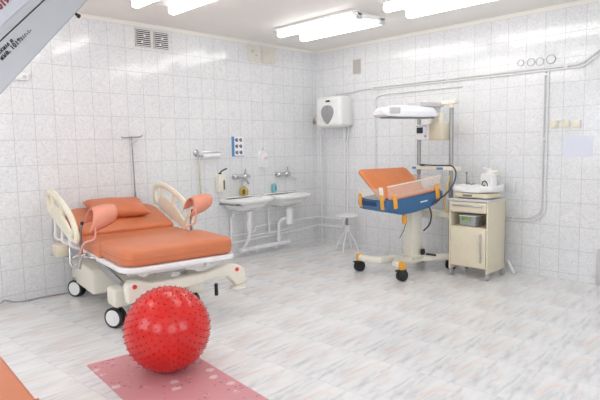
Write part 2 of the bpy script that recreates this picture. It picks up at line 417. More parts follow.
# bumper bar across the foot end
bar = MB(); pr = [(-.03, .27), (.06, .255), (.10, .30), (.30, .31), (.55, .32), (.72, .355), (.84, .345), (.93, .255), (1.0, .26), (1.03, .29), (1.02, .39), (.96, .43), (.86, .45), (.76, .44), (.66, .41), (.40, .405), (.16, .405), (.07, .435), (-.01, .435), (-.04, .40)]
bar.prism(pr, 1, -.345, -.235, bev=.022, seg=3)
bumper = bar.build('bumper_bar', M['cream_lt'], bed, angle=50)
for v in (.02, .93): MB().cyl((v, -.343, .398), (v, -.351, .398), .018).build('red_button', M['red_mark'], bumper)
MB().lathe([(.03, .0), (.075, .0), (.078, .012), (.04, .03)], (.97, -.29, .215)).cyl((.97, -.29, .23), (.97, -.29, .30), .03).build('bumper_disc', M['cream_lt'], bumper)
MB().cyl((.05, -.29, .22), (.05, -.29, .26), .05).build('bumper_disc', M['steel'], bumper)
for v in (.08, .62): MB().bx((v, -.24, .31), (v+.08, .05, .37), bev=.01).build('bumper_bracket', M['cream_lt'], bed)
MB().cyl((.86, -.08, .12), (.86, -.08, .23), .016).build('brake_pedal_stub', M['black'], bed)
def caster(parent, x0, y0, r=.085, name='caster'):
    x = y = 0.0
    c = MB(); rot = Matrix.Rotation(PI/2, 4, 'Y')
    for dx in (-.026, .022):
        c.lathe([(r*.72, -.014), (r, -.012), (r, .012), (r*.72, .014)], (x+dx, y, r), n=28, rot=rot)
    w = c.build('caster', M['black'], parent, loc=(x0, y0, 0), rot=(0, 0, R(34)))
    h = MB()
    for dx, e in ((-.026, -1), (.022, 1)): h.lathe([(.0, -.019), (r*.25, -.021), (r*.3, -.0165), (r*.78, -.0165), (r*.78, .0165), (.0, .019)], (x+dx, y, r), n=28, rot=rot)
    h.build('wheel_disc', M['white'], w)
    MB().cyl((x-.045, y, r), (x+.04, y, r), .012).bx((x-.012, y-.03, r+.0), (x+.008, y+.05, r*2.2), bev=.005).build('fork', M['grey'], w)
for x, y in ((-.03, 0), (.66, .05), (-.03, 1.2), (.72, 1.2)): caster(bed, x, y)
# side rails
def rail(v, ds, lean, name_flip):
    def P(s, z): return (v+(z-.85)*lean, -(s+ds), z)
    t = bpy.data.objects.new('side_rail', None); C.objects.link(t); t.parent = bed
    arc = []
    ctl = [(-1.42, .84), (-1.46, .93), (-1.46, 1.0), (-1.42, 1.045), (-1.30, 1.062), (-1.15, 1.05), (-.98, 1.015), (-.80, .96), (-.64, .89), (-.54, .81), (-.50, .73), (-.53, .68)]
    def cat(c, k=5):
        o = []
        for i in range(len(c)-1):
            p0 = Vector(c[max(i-1, 0)]); p1 = Vector(c[i]); p2 = Vector(c[i+1]); p3 = Vector(c[min(i+2, len(c)-1)])
            for j in range(k):
                u = j/k; o.append(.5*((2*p1)+(p2-p0)*u+(2*p0-5*p1+4*p2-p3)*u*u+(3*p1-p0-3*p2+p3)*u**3))
        o.append(Vector(c[-1])); return o
    a = cat(ctl)
    MB().band([P(q.x, q.y) for q in a], .06, .045, (1, 0, lean)).build('rail_frame', M['ivory_rail'], t)
    inner = [(-1.36, .83), (-1.34, .90), (-1.27, .935), (-1.15, .93), (-1.0, .885), (-.85, .825), (-.72, .755), (-.64, .70), (-.56, .66), (-.70, .655), (-1.0, .725), (-1.25, .795)]
    pm = MB(); t1 = bmesh.new()
    lo = [t1.verts.new((P(s, z)[0]-.012, P(s, z)[1], z)) for s, z in inner]; hi = [t1.verts.new((P(s, z)[0]+.012, P(s, z)[1], z)) for s, z in inner]
    t1.faces.new(lo[::-1]); t1.faces.new(hi)
    for k in range(len(inner)): t1.faces.new((lo[k], lo[(k+1) % len(inner)], hi[(k+1) % len(inner)], hi[k]))
    pm._merge(t1, Matrix.Identity(4), None)
    pm.build('rail_panel', M['ivory_rail'], t, smooth=False)
    for (s0, z0), (s1, z1) in (((-1.34, .85), (-1.44, .85)), ((-1.27, .92), (-1.29, 1.055)), ((-.96, .86), (-.93, 1.0)), ((-.66, .70), (-.56, .82))):
        MB().band([P(s0, z0), P(s1, z1)], .045, .03, (1, 0, lean)).build('rail_post', M['ivory_rail'], t)
    e = 1 if v < .4 else -1
    for s in (-1.28, -1.02, -.74): MB().tube([P(s, .80 if s < -1.1 else .72), (v, -(s+ds), .60), (v+e*.12, -(s+ds)-.02, .57)], .013, n=8, rad=.04).build('rail_bracket', M['white'], t)
rail(.925, 0.0, .05, 1)
rail(-.205, .10, -.06, -1)
# tube work, posts and leg supports
def leg_support(v, s, z, sgn):
    t = bpy.data.objects.new('leg_support', None); C.objects.link(t); t.parent = bed
    RR = .128 if v < .4 else .112; m = MB(); NA, NT = 16, 12; rings = []
    for i in range(NT+1):
        u = i/NT; r = RR*(1-(u**2.5)*.42) if u < .98 else .055
        cx = v+u*.24; cz = z+u*.07-.035
        ring = []
        for j in range(NA+1):
            a = R(-38)+j/NA*R(225)
            ring.append(m.bm.verts.new((cx+.03*math.sin(a)*(1 if u < .5 else .2), -s-r*math.cos(a)*1.0, cz+r*math.sin(a))))
        rings.append(ring)
    for i in range(NT):
        for j in range(NA): m.bm.faces.new((rings[i][j], rings[i][j+1], rings[i+1][j+1], rings[i+1][j]))
    e = rings[-1]; m.bm.faces.new(e)
    o = m.build('calf_shell', M['peach'], t)
    md = o.modifiers.new('thick', 'SOLIDIFY'); md.thickness = .014; md.offset = -1
    MB().tube([(v+.02, -s-.11, z-.02), (v+.03, -s-.115, z-.10), (v+.02, -s-.10, z-.17), (v-.07, -s-.10, z-.18), (v-.09, -s-.08, z-.24), (v-.09, -s-.02, z-.30)], .0085, rad=.03).build('support_tube', M['peach_tube'], t)
    return t
leg_support(-.10, -.40, .865, 1)
leg_support(.865, -.46, .90, -1)
for (v, s, z0, z1) in ((-.165, -.42, .53, .835), (.905, -.50, .56, .845)):
    p = MB().tube([(v, -s, z0), (v, -s-.01, z1-.06), (v+.015, -s-.02, z1)], .012).build('support_post', M['steel_d'], bed)
    MB().cyl((v+.012, -s-.019, z1-.012), (v+.017, -s-.021, z1+.014), .0135).build('post_cap', M['black'], p)
tw = MB()
tw.tube([(-.20, .55, .52), (-.13, .50, .56), (-.165, .42, .55), (-.12, .30, .545), (-.03, .26, .54)], .011, rad=.03)
tw.tube([(-.21, .62, .60), (-.22, .60, .46), (-.20, .56, .42), (-.17, .5, .47), (-.165, .42, .53)], .010, rad=.03)
tw.tube([(-.165, .42, .56), (-.19, .42, .44)], .014)
tw.cyl((-.19, .42, .55), (-.12, .42, .55), .022)
MB().tube([(.905, .50, .58), (.86, .48, .555)], .014).build('post_clamp', M['chrome'], bed)
tw.build('clamp_tubes', M['chrome'], bed)
cb = MB(); cb.bx((-.24, 1.02, .45), (-.13, 1.22, .56), bev=.012); cb.build('control_box', M['cream'], bed)
MB().tube([(-.20, 1.26, .80), (-.22, 1.27, .60), (-.2, 1.2, .55)], .010, rad=.03).tube([(-.25, 1.25, .445), (-.1, 1.0, .44)], .008).tube([(-.15, 1.12, .5), (-.02, 1.12, .56)], .01).build('box_bracket', M['steel'], bed)

# pillow on the raised backrest
def pillow_mesh(w, d, h):
    m = MB(); n = 16; g = {}
    for sgn in (1, -1):
        for i in range(n+1):
            for j in range(n+1):
                a = i/n*2-1; b = j/n*2-1
                if sgn == -1 and (i in (0, n) or j in (0, n)): g[(i, j, -1)] = g[(i, j, 1)]; continue
                k = max(0, (1-a**4))**.5*max(0, (1-b**4))**.5
                px = a*w/2*(1-.07*(1-abs(b))*abs(a)); py = b*d/2*(1-.09*(1-abs(a))*abs(b))
                g[(i, j, sgn)] = m.bm.verts.new((px, py, sgn*h/2*k+.004*math.sin(7*a+3*b)*k))
        for i in range(n):
            for j in range(n):
                q = [g[(i, j, sgn)], g[(i+1, j, sgn)], g[(i+1, j+1, sgn)], g[(i, j+1, sgn)]]
                try: m.bm.faces.new(q if sgn == 1 else q[::-1])
                except ValueError: pass
    return m
pm = pillow_mesh(.60, .42, .13)
pil = pm.build('pillow', M['orange_pillow'], None, angle=80)
Xbed = Matrix.Translation((-3.951, -1.459, 0)) @ Matrix.Rotation(R(-8), 4, 'Z')
pil.matrix_world = Xbed @ XB @ Matrix.Translation((.40, 1.20, .705+.055)) @ Matrix.Rotation(R(-4), 4, 'Z')
tag(pil, 'orange vinyl pillow lying at the head of the birthing bed', 'pillow')

# ------------------------------------------------------------------ red spiky ball
BR = .277; bc = Vector((-4.14, -2.545, BR+.0055))
b = MB(); b.sph((0, 0, 0), BR, n=56, m=M['red'])
NB = 560; ga = PI*(3-5**.5)
for i in range(NB):
    z = 1-2*(i+.5)/NB; rr = math.sqrt(1-z*z); a = i*ga
    d = Vector((rr*math.cos(a), rr*math.sin(a), z))
    d = Matrix.Rotation(R(35), 3, 'X') @ d
    if d.z < -.985: continue
    b.cyl(d*(BR-.002), d*(BR+.008), .0046, .002, n=7, m=M['red_spike_shade'])
ball = b.build('exercise_ball', M['red'], None, loc=bc)
tag(ball, 'large glossy red exercise ball covered in small nubs on the pink mat', 'ball')

# pink mat
mt = MB().prism(rrect(0, -1.75, .64, 0, .01, 2), 2, .0005, .005).build('exercise_mat', M['mat_pink'], None, smooth=False, loc=(-4.49, -2.065, 0), rot=(0, 0, R(-5.5)))
tag(mt, 'thin pink patterned mat on the floor under the red ball', 'mat')

# ------------------------------------------------------------------ couch corner (bottom left)
couch = thing('examination_couch', 'orange vinyl examination couch, only its edge showing at lower left', 'couch', (-5.235, -3.35, 0), R(-4))
MB().bx((-.62, -.95, .40), (0, .95, .50), bev=.025, seg=4).build('couch_mattress', M['orange'], couch)
MB().bx((-.624, -.10, .398), (.003, -.092, .502), bev=.002).build('seam', M['orange_pillow'], couch)
MB().bx((-.60, -.93, .34), (-.02, .93, .40), bev=.005).build('couch_frame', M['white'], couch)
for x in (-.56, -.06):
    for y in (-.85, .85): MB().cyl((x, y, 0), (x, y, .34), .018).build('leg', M['white'], couch)

# ------------------------------------------------------------------ overhead equipment (top left, close to the camera)
cp = Vector((-5.9116, -5.595, 1.4614))
f_, pi_, ro_, ya_ = 534.42, .1006, -.0182, .7802
Fv = Vector((math.sin(ya_)*math.cos(pi_), math.cos(ya_)*math.cos(pi_), -math.sin(pi_)))
Rt = Fv.cross(Vector((0, 0, 1))).normalized(); Up = Rt.cross(Fv)
rv = Rt*math.cos(ro_)+Up*math.sin(ro_); uv = -Rt*math.sin(ro_)+Up*math.cos(ro_)
# a long grey metal housing hung from a ceiling column, its long axis climbing to the right
og = Vector((-5.3391, -3.5894, 1.6507)); S_ = .003369
e1 = (Vector((-5.1021, -3.7795, 1.9637))-og).normalized()
e3 = Fv.normalized(); e3 = (e3-e1*e3.dot(e1)).normalized(); e2 = (-e1.cross(e3)).normalized()
if e2.z < 0: e2 = -e2
eq = thing('overhead_equipment', 'grey metal equipment housing with stencilled lettering hanging at the top left, close up', 'medical equipment', og)
def L(a, b, c=0): return (e1*a+e2*b)*S_+e3*c
def poly_solid(name, ab, c0, c1, m, parent, shrink=1.0, bev=.002):
    mb = MB(); n = len(ab)
    A = [mb.bm.verts.new(L(a, b, c0)) for a, b in ab]; B = [mb.bm.verts.new(L(a, b*1.0+shrink, c1)) for a, b in ab]
    mb.bm.faces.new(A); mb.bm.faces.new(B[::-1])
    for k in range(n): mb.bm.faces.new((A[k], A[(k+1) % n], B[(k+1) % n], B[k]))
    if bev: bmesh.ops.bevel(mb.bm, geom=mb.bm.edges[:], offset=bev, segments=2, affect='EDGES')
    return mb.build(name, m, parent, angle=30)
poly_solid('lower_panel', [(-60, 0), (200, 0), (200, 24), (-60, 43)], 0, .20, M['device'], eq, shrink=40)
poly_solid('panel_gap', [(-59, 42), (199, 22), (199, 30), (-59, 50)], .004, .19, M['ink'], eq, shrink=40, bev=0)
poly_solid('edge_strip', [(-60, 44), (200, 25.2), (200, 34), (-60, 54)], -.001, .20, M['device'], eq, shrink=40)
poly_solid('upper_panel', [(-60, 54.1), (200, 34.1), (200, 150), (-60, 150)], .001, .20, M['device_lt'], eq, shrink=40)
MB().cyl(L(111, 2, .01), L(111, -2.0, .01), .005).cyl(L(111, -1.5, .01), L(111.5, -3.5, .01), .007, n=10).build('edge_screw', M['ink'], eq)
def TX(a, b, c, ang=0):
    o = L(a, b, c); x = e1*math.cos(ang)+e2*math.sin(ang); y = -e1*math.sin(ang)+e2*math.cos(ang); z = x.cross(y)
    return Matrix(((x.x, y.x, z.x, o.x), (x.y, y.y, z.y, o.y), (x.z, y.z, z.z, o.z), (0, 0, 0, 1)))
text_mesh('stencil_line', 'ектским я', .0205, M['ink'], eq, TX(18.5, 28.6, -.002, -.08), .0004)
text_mesh('stencil_line', 'инв. 1019', .0215, M['ink'], eq, TX(26.5, 22.0, -.002, -.055), .0006)
text_mesh('stencil_line', '31г-1-', .0180, M['ink'], eq, TX(54.5, 20.6, -.002, -.055), .0)
text_mesh('red_number', '019г', .030, M['ink_red'], eq, TX(62.5, 57.8, -.0005, -.07), .0016)
top = og+L(90, 200, .10)
m_ = MB().cyl(L(60, 140, .10), L(60, 140, .10)+Vector((0, 0, 0.001+2.83-(og+L(60, 140, .10)).z)), .045, n=20).build('ceiling_column', M['device_lt'], eq)

# ------------------------------------------------------------------ left wall fittings
def vent(x0, x1, z0, z1, label, d=.012):
    t = thing('wall_vent', label, 'vent', ((x0+x1)/2, 0, (z0+z1)/2), 0, 'slotted vents on the left wall')
    w = (x1-x0)/2; h = (z1-z0)/2
    MB().bx((-w, -.004, -h), (w, 0, h)).build('backing', M['dark_slot'], t)
    f = MB()
    for a, b in (((-w, -h), (-w+.008, h)), ((w-.008, -h), (w, h)), ((-w, -h), (w, -h+.01)), ((-w, h-.01), (w, h))): f.bx((a[0], -d, a[1]), (b[0], 0, b[1]))
    f.build('frame', M['ventpanel'], t)
    n = 9; s = MB()
    for i in range(1, n):
        z = -h+2*h*i/n
        s.bx((-w+.01, -d+.002, z-.0045), (w-.01, -d+.004, z+.0045))
    s.bx((-w*.25, -d+.001, -.05), (-w*.05, -.004, -.03)).bx((w*.05, -d+.001, .02), (w*.3, -.004, .04))
    s.build('slats', M['white'], t)
vent(-2.905, -2.715, 2.60, 2.80, 'slotted wall vent high on the left wall, left one of the pair')
vent(-2.68, -2.49, 2.595, 2.795, 'slotted wall vent high on the left wall, right one of the pair')
def vcover(x0, x1, z0, z1, label, slots):
    t = thing('vent_cover', label, 'vent', ((x0+x1)/2, 0, (z0+z1)/2)); w = (x1-x0)/2; h = (z1-z0)/2
    MB().bx((-w, -.012, -h), (w, 0, h), bev=.004).build('cover_plate', M['ventpanel'], t)
    MB().bx((-w+.025, -.015, -h+.025), (w-.025, -.011, h-.025), bev=.003).build('inner_plate', M['ventpanel'], t)
    if slots:
        s = MB()
        for k in range(2): s.bx((-w+.05, -.017, .02+k*.018), (-.005, -.0145, .026+k*.018))
        s.bx((.01, -.017, -.02), (.05, -.0145, -.012)); s.build('slots', M['grey'], t)
vcover(-1.30, -1.085, 2.59, 2.80, 'cream vent cover plate with small dark slots high on the left wall', True)
vcover(-1.05, -.815, 2.59, 2.80, 'plain cream vent cover plate high on the left wall nearest the corner', False)
jb = thing('junction_box', 'small white junction box on the left wall just below the grey overhead housing', 'junction box', (-4.12, 0, 2.17))
MB().bx((-.06, -.045, -.035), (.06, 0, .035), bev=.01).build('box_body', M['white'], jb)
MB().cyl((.02, -.045, 0), (.02, -.052, 0), .018).build('box_knob', M['lgrey'], jb)

# IV stand between bed and wall
iv = thing('iv_stand', 'thin steel drip stand with T top behind the head of the birthing bed', 'drip stand', (-3.02, -.05, 0))
MB().cyl((0, 0, .9), (-.012, 0, 1.55), .007).cyl((0, 0, .03), (0, 0, .98), .011).build('pole', M['steel_d'], iv)
MB().tube([(-.13, 0, 1.60), (-.12, 0, 1.585), (0, 0, 1.592), (.10, 0, 1.595), (.115, 0, 1.615)], .007, n=8).cyl((-.012, 0, 1.54), (-.012, 0, 1.60), .009).build('hook_bar', M['steel_d'], iv)
MB().box((.0, -.01, 1.545), (.045, .03, .03), bev=.006).cyl((.0, -.0, 1.49), (-.0, 0, 1.55), .014).cyl((.02, -.02, 1.55), (.045, -.02, 1.56), .011).build('clamp', M['lgrey'], iv)
MB().tube([(-.2, -.0, .02), (.2, -.0, .02)], .012).tube([(0, .0, .02), (0, -.16, .02)], .012).build('foot_base', M['steel_d'], iv)

# bracket with paper roll and tube
wb_ = thing('paper_roll_holder', 'chrome wall bracket holding a narrow white paper roll, left of the poster', 'holder', (-2.165, 0, 1.40))
MB().lathe([(0, 0), (.042, 0), (.042, .012), (.02, .03), (0, .03)], (0, 0, .0), rot=Matrix.Rotation(PI/2, 4, 'X')).build('wall_flange', M['chrome'], wb_)
MB().tube([(0, -.02, .01), (.02, -.07, .015), (.32, -.075, .0)], .006, n=8, rad=.02).cyl((0, -.03, -.02), (.0, -.075, -.04), .014).tube([(0.0, -.07, -.035), (.08, -.07, -.04)], .008).build('rod', M['chrome'], wb_)
pr_ = MB().cyl((.055, -.07, -.045), (.30, -.075, -.035), .026, n=24).build('paper_roll', M['paper'], wb_)
yt = MB().tube([(0, 0, 0), (.003, 0, -.3), (.02, .01, -.62)], .0115).build('hanging_tube', M['yellow_tube'], None, loc=(-2.150, -.045, 1.372))
tag(yt, 'thin yellowed plastic tube hanging from the chrome bracket on the left wall', 'tube')

# poster
po = thing('notice_poster', 'small hygiene notice with blue edge strip and six dark pictures on the left wall', 'poster', (-1.515, -.002, 1.47))
MB().bx((-.10, -.004, -.13), (.10, 0, .13)).build('sheet', M['paper'], po, smooth=False)
MB().bx((-.10, -.0055, -.13), (-.055, -.0042, .13)).bx((-.055, -.0055, -.13), (.10, -.0042, -.122)).build('blue_strip', M['blue_lbl'], po, smooth=False)
ic = MB(); random.seed(3)
for r_ in range(3):
    for c_ in range(2):
        x = -.018+c_*.068; z = .085-r_*.082
        ic.bx((x-.024, -.0058, z-.008), (x+.022, -.0044, z+.016)).bx((x-.012, -.0062, z-.022), (x+.024, -.0044, z+.002)).cyl((x+.006, -.0046, z+.014), (x+.006, -.0063, z+.014), .012, n=12)
ic.build('pictures', M['trans_lbl'], po, smooth=False)

# white wall dispenser
wd = thing('soap_dispenser', 'white wall dispenser with pale pink label above the sinks', 'dispenser', (-1.105, 0, 1.20))
MB().bx((-.05, -.075, 0), (.05, -.012, .17), bev=.014).bx((-.03, -.055, .17), (.03, -.02, .20), bev=.008).build('bottle', M['white'], wd)
MB().bx((-.055, -.012, -.02), (.055, 0, .20), bev=.004).bx((-.055, -.085, -.016), (.055, 0, 0), bev=.004).build('wall_holder', M['paper'], wd)
MB().cyl((0, -.04, .20), (0, -.04, .235), .008).bx((-.01, -.07, .225), (.01, -.03, .24), bev=.004).build('pump', M['white'], wd)
MB().bx((-.01, -.0765, .09), (.04, -.0745, .12)).build('label', M['pink_lbl'], wd)
MB().bx((-.01, -.0768, .045), (.035, -.0745, .062)).build('label', M['trans_lbl'], wd) if False else None
ed = thing('elbow_dispenser', 'cream elbow operated dispenser with black lever left of the left sink', 'dispenser', (-1.835, 0, .895))
MB().bx((-.055, -.085, 0), (.055, 0, .23), bev=.012).build('body', M['cream_lt'], ed)
MB().tube([(-.02, -.06, .225), (-.025, -.075, .255), (.01, -.10, .285), (.05, -.12, .30)], .009, n=8, rad=.03).cyl((-.02, -.06, .22), (-.02, -.06, .25), .02).build('lever', M['cable'], ed)
MB().bx((.01, -.0872, .03), (.035, -.0845, .15)).build('side_label', M['trans_lbl'], ed)

# sinks
def sink(cx, label, w=.68, d=.42):
    t = thing('wash_basin', label, 'sink', (cx, 0, .775), 0, 'wall hung basins')
    hw = w/2
    def outline(k, dz=0):
        o = []
        n = 28
        for i in range(n+1):
            a = PI+PI*i/n; c = math.cos(a); s_ = math.sin(a)
            x = hw*k*math.copysign(abs(c)**.45, c); y = -.13-(d-.13)*(1-(1-k)*1.2)*abs(s_)**.62
            o.append((x, y))
        return [(-hw*k, -.003)]+o+[(hw*k, -.003)]
    m = MB()
    rings = []
    prof = [(.36, -.150, 1), (.60, -.115, 1), (.78, -.06, 1), (.965, -.022, 1), (1.0, -.012, 1), (1.0, .02, 1), (.985, .03, 1), (.93, .028, 1)]
    for k, z, _ in prof: rings.append([m.bm.verts.new((x, y, z)) for x, y in outline(k)])
    # inner bowl
    def inner(k, z):
        o = []; n = len(rings[0]); base = outline(1)
        for x, y in base:
            yy = y if y < -.02 else -.11
            o.append(m.bm.verts.new((x*k*.88, -.235+(yy+.235)*k*.80-.0, z)))
        return o
    rings.append(inner(1.0, .022)); rings.append(inner(.92, -.02)); rings.append(inner(.7, -.085)); rings.append(inner(.3, -.115))
    n = len(rings[0])
    for a, b in zip(rings, rings[1:]):
        for k in range(n): m.bm.faces.new((a[k], a[(k+1) % n], b[(k+1) % n], b[k]))
    m.bm.faces.new(rings[0][::-1]); m.bm.faces.new(rings[-1])
    m.build('basin', M['ceramic'], t, angle=70)
    MB().bx((-hw*.98, -.07, .028), (hw*.98, -.002, .045), bev=.01).build('back_ledge', M['ceramic'], t)
    MB().cyl((0, -.23, -.113), (0, -.23, -.108), .025).build('drain_ring', M['chrome'], t)
    return t
s1 = sink(-1.50, 'white wall basin at left with chrome bracket bar showing under its rim')
s2 = sink(-.80, 'white wall basin at right, nearest the corner')
MB().bx((-.35, -.345, -.045), (-.20, -.325, -.022), bev=.003).bx((-.34, -.33, -.045), (-.32, -.0, -.03), bev=.003).build('bracket_bar', M['steel_d'], s1)
def tap(x, z, label, ang):
    t = thing('wall_tap', label, 'tap', (x, 0, z), 0, 'wall mounted mixer taps'); t.scale = (1.25, 1.1, 1.25)
    rx = Matrix.Rotation(PI/2, 4, 'X')
    m = MB()
    for dx in (-.075, .075): m.lathe([(0, 0), (.032, 0), (.028, .012), (.012, .02), (.012, .05), (0, .05)], (dx, 0, 0), rot=rx)
    m.cyl((-.085, -.06, 0), (.085, -.06, 0), .019).sph((-.09, -.06, 0), .028).sph((.03, -.06, .0), .034)
    m.build('mixer_body', M['chrome'], t)
    MB().tube([(.02, -.06, -.01), (.02+.04*ang, -.09, -.04), (.02+.10*ang, -.13, -.065)] if ang else [(.02, -.06, -.01), (.02, -.10, -.045), (.02, -.135, -.075)], .0125, rad=.04).build('spout', M['chrome'], t)
    MB().tube([(.02, -.07, .02), (.02, -.08, .045), (.01, -.10, .08)], lambda u: .014-.007*u, n=10).build('lever', M['chrome'], t)
tap(-1.49, 1.075, 'chrome wall mixer tap above the left basin', 0)
tap(-.73, 1.07, 'chrome wall mixer tap above the right basin, spout swung to the right', 1)
def pump_bottle(x, y, z, m, label, r=.042, h=.085, sq=False):
    t = thing('soap_bottle', label, 'bottle', (x, y, z))
    if sq: MB().bx((-.026, -.026, 0), (.03, .026, .115), bev=.012, seg=3).cyl((0, 0, .11), (0, 0, .13), .012).build('bottle', m, t)
    else: MB().lathe([(r*.7, 0), (r*.95, .006), (r*1.05, h*.45), (r*.95, h*.75), (r*.45, h*.98), (.014, h+.008), (.014, h+.02)]).build('bottle', m, t)
    hh = .13 if sq else h+.02
    MB().cyl((0, 0, hh), (0, 0, hh+.035), .008).bx((-.012, -.035, hh+.03), (.012, .012, hh+.044), bev=.004).cyl((0, 0, hh), (0, 0, hh+.012), .017).build('pump', M['white'], t)
    if sq: MB().bx((-.004, -.0278, .03), (.026, -.025, .085)).build('label', M['blue_lbl'], t)
    else:
        MB().sph((-r*.62, -r*.72, h*.48), .040, (.55, .5, 1)).build('label', M['sticker'], t)
pump_bottle(-1.47, -.055, .822, M['soap_y'], 'round yellow green soap bottle with white pump and orange label on the left basin', .058, .11)
pump_bottle(-.925, -.045, .822, M['soap_t'], 'teal liquid soap bottle with white pump on the right basin', sq=True)
# drains
d1 = thing('drain_trap', 'white plastic drain trap under the left basin', 'drain', (-1.52, -.20, 0), 0, 'basin drains')
MB().cyl((0, -.01, .615), (0, -.01, .50), .026).cyl((0, -.01, .50), (0, -.01, .40), .040).cyl((0, -.01, .41), (0, -.01, .36), .030).cyl((0, -.01, .62), (0, -.01, .60), .036).build('trap_cup', M['pipe'], d1)
MB().tube([(0, -.01, .38), (0.0, .0, .27), (-.01, .09, .15), (.02, .11, .105)], .020, rad=.06).build('waste_pipe', M['pipe'], d1)
d2 = thing('drain_trap', 'white plastic drain trap under the right basin', 'drain', (-.80, -.20, 0), 0, 'basin drains')
MB().cyl((0, -.01, .615), (0, -.01, .56), .035).cyl((0, -.01, .56), (0, -.01, .38), .05).cyl((0, -.01, .585), (0, -.01, .56), .06).build('trap_cup', M['pipe'], d2)
MB().tube([(0, -.01, .45), (-.07, .05, .46), (-.10, .10, .40), (-.10, .11, .11)], .024, rad=.05).build('waste_pipe', M['pipe'], d2)
MB().cyl((-.10, .11, .16), (-.10, .11, .20), .034).build('pipe_collar', M['pipe'], d2)
hp = MB().tube([(-1.56, -.085, .10), (-.70, -.085, .10)], .030, n=14).cyl((-1.58, -.085, .10), (-1.48, -.085, .10), .037).cyl((-1.32, -.085, .10), (-1.28, -.085, .10), .037).cyl((-.78, -.085, .10), (-.70, -.085, .10), .037)
for x in (-1.3, -.95): hp.bx((x-.012, -.10, .04), (x+.012, -.0, .075))
tag(hp.build('waste_pipe', M['pipe']), 'thick white waste pipe running low along the left wall under both basins', 'pipe')
def pipe(pts, r, label, m='pipe', rad=.03, clips=(), name='water_pipe'):
    b = MB().tube(pts, r, rad=rad, n=10)
    for c in clips: b.sph(c, r*1.7, n=10)
    o = b.build(name, M[m]); return tag(o, label, 'pipe')
pipe([(-1.72, -.14, .60), (-1.70, -.06, .55), (-1.70, -.045, .21), (-1.55, -.045, .215), (-.55, -.045, .235), (-.04, -.045, .26), (-.045, -.55, .27), (-.045, -.57, .40)], .015, 'lower thin white water pipe from the left basin round the corner to the heater pipes')
pipe([(-1.66, -.03, .30), (-1.28, -.03, .315), (-1.28, -.03, .375), (-1.1, -.03, .385), (-.03, -.03, .385), (-.03, -.50, .385)], .014, 'upper thin white water pipe stepping up under the basins and rounding the corner')
pipe([(-1.50, -.07, .265), (-.62, -.07, .28)], .013, 'middle thin white pipe running level between the two basin drains', rad=0.01)
pipe([(-1.12, -.14, .61), (-1.06, -.06, .56), (-1.04, -.055, .24)], .014, 'short upright white riser pipe between the two basins')

# ------------------------------------------------------------------ right wall fittings
wh = thing('water_heater', 'white square water heater with grey shield emblem on the right wall near the corner', 'water heater', (0, -.51, 1.93))
MB().bx((-.31, -.235, -.215), (-.04, .235, .215), bev=.06, seg=5).bx((-.05, -.21, -.19), (0, .21, .19), bev=.01).build('heater_body', M['white'], wh)
def ell_shield():
    o = []
    for i in range(41):
        a = 2*PI*i/40; x = .115*math.copysign(abs(math.sin(a))**.8, math.sin(a)); z = .10*math.cos(a)
        if z < 0: x *= (1-.55*(-z/.10)**1.5); z *= 1.6
        o.append((x, z))
    return o[:-1]
MB().prism([(y-.0, z-.01) for y, z in ell_shield()], 0, -.322, -.300, bev=.006).build('shield_emblem', M['emblem'], wh)
MB().cyl((-.31, .0, .045), (-.332, .0, .045), .026).bx((-.328, -.004, -.03), (-.318, .004, .01)).build('dial', M['grey'], wh)
MB().bx((-.3135, -.05, .135), (-.309, .035, .150)).bx((-.3135, -.04, .150), (-.309, .015, .160)).build('brand_mark', M['ink'], wh)
MB().bx((-.313, -.15, -.165), (-.309, -.10, -.160)).build('small_mark', M['lgrey'], wh)
pw = MB().tube([(-.03, -.42, 2.17), (-.03, -.45, 2.19), (-.02, -.70, 2.19), (-.02, -.85, 2.215), (-.015, -1.06, 2.215)], .006, rad=.04)
tag(pw.build('power_cable', M['lgrey']), 'thin grey cable from the top of the water heater to the conduit', 'cable')
pipe([(-.06, -.59, 1.73), (-.05, -.59, 1.58), (-.03, -.585, 1.5), (-.03, -.57, .38)], .0115, 'white pipe down from the water heater, left one of the two by the stool')
pipe([(-.06, -.68, 1.73), (-.05, -.665, 1.60), (-.035, -.62, 1.5), (-.03, -.64, 1.4), (-.03, -.63, .45)], .0095, 'white pipe down from the water heater, right one of the two by the stool')
MB_ = MB().tube([(-.05, -.60, 1.70), (-.07, -.63, 1.62), (-.06, -.60, 1.52)], .015, rad=.03)
tag(MB_.build('flexible_hose', M['pipe']), 'short white flexible hose under the water heater', 'hose')
pipe([(-.03, -.12, 1.76), (-.03, -.12, .01)], .0095, 'thin white pipe running floor to heater right in the corner')
pipe([(-.025, -.19, 1.74), (-.025, -.19, .01)], .008, 'thin grey pipe beside the corner, running floor to heater', 'conduit')
bh = MB().sph((0, 0, 0), .022, (1.2, 1, 1.6)).cyl((0, 0, 0), (0, 0, .05), .010)
tag(bh.build('valve_knob', mat('brown_knob', (.30, .20, .12), .5, var=.05), loc=(-.28, -.222, 1.80)), 'small brown knob at the lower left corner of the water heater', 'knob')
gv = thing('small_grille', 'small grey mesh vent high on the right wall near the corner', 'vent', (0, -.80, 2.545))
MB().bx((-.008, -.082, -.108), (0, .082, .108), bev=.003).build('frame', M['ventpanel'], gv)
gm = MB().bx((-.0105, -.068, -.095), (-.0078, .068, .095))
for k in range(8): gm.bx((-.013, -.066, -.088+k*.024), (-.0105, .066, -.081+k*.024))
gm.build('mesh', M['mesh_grey'], gv)
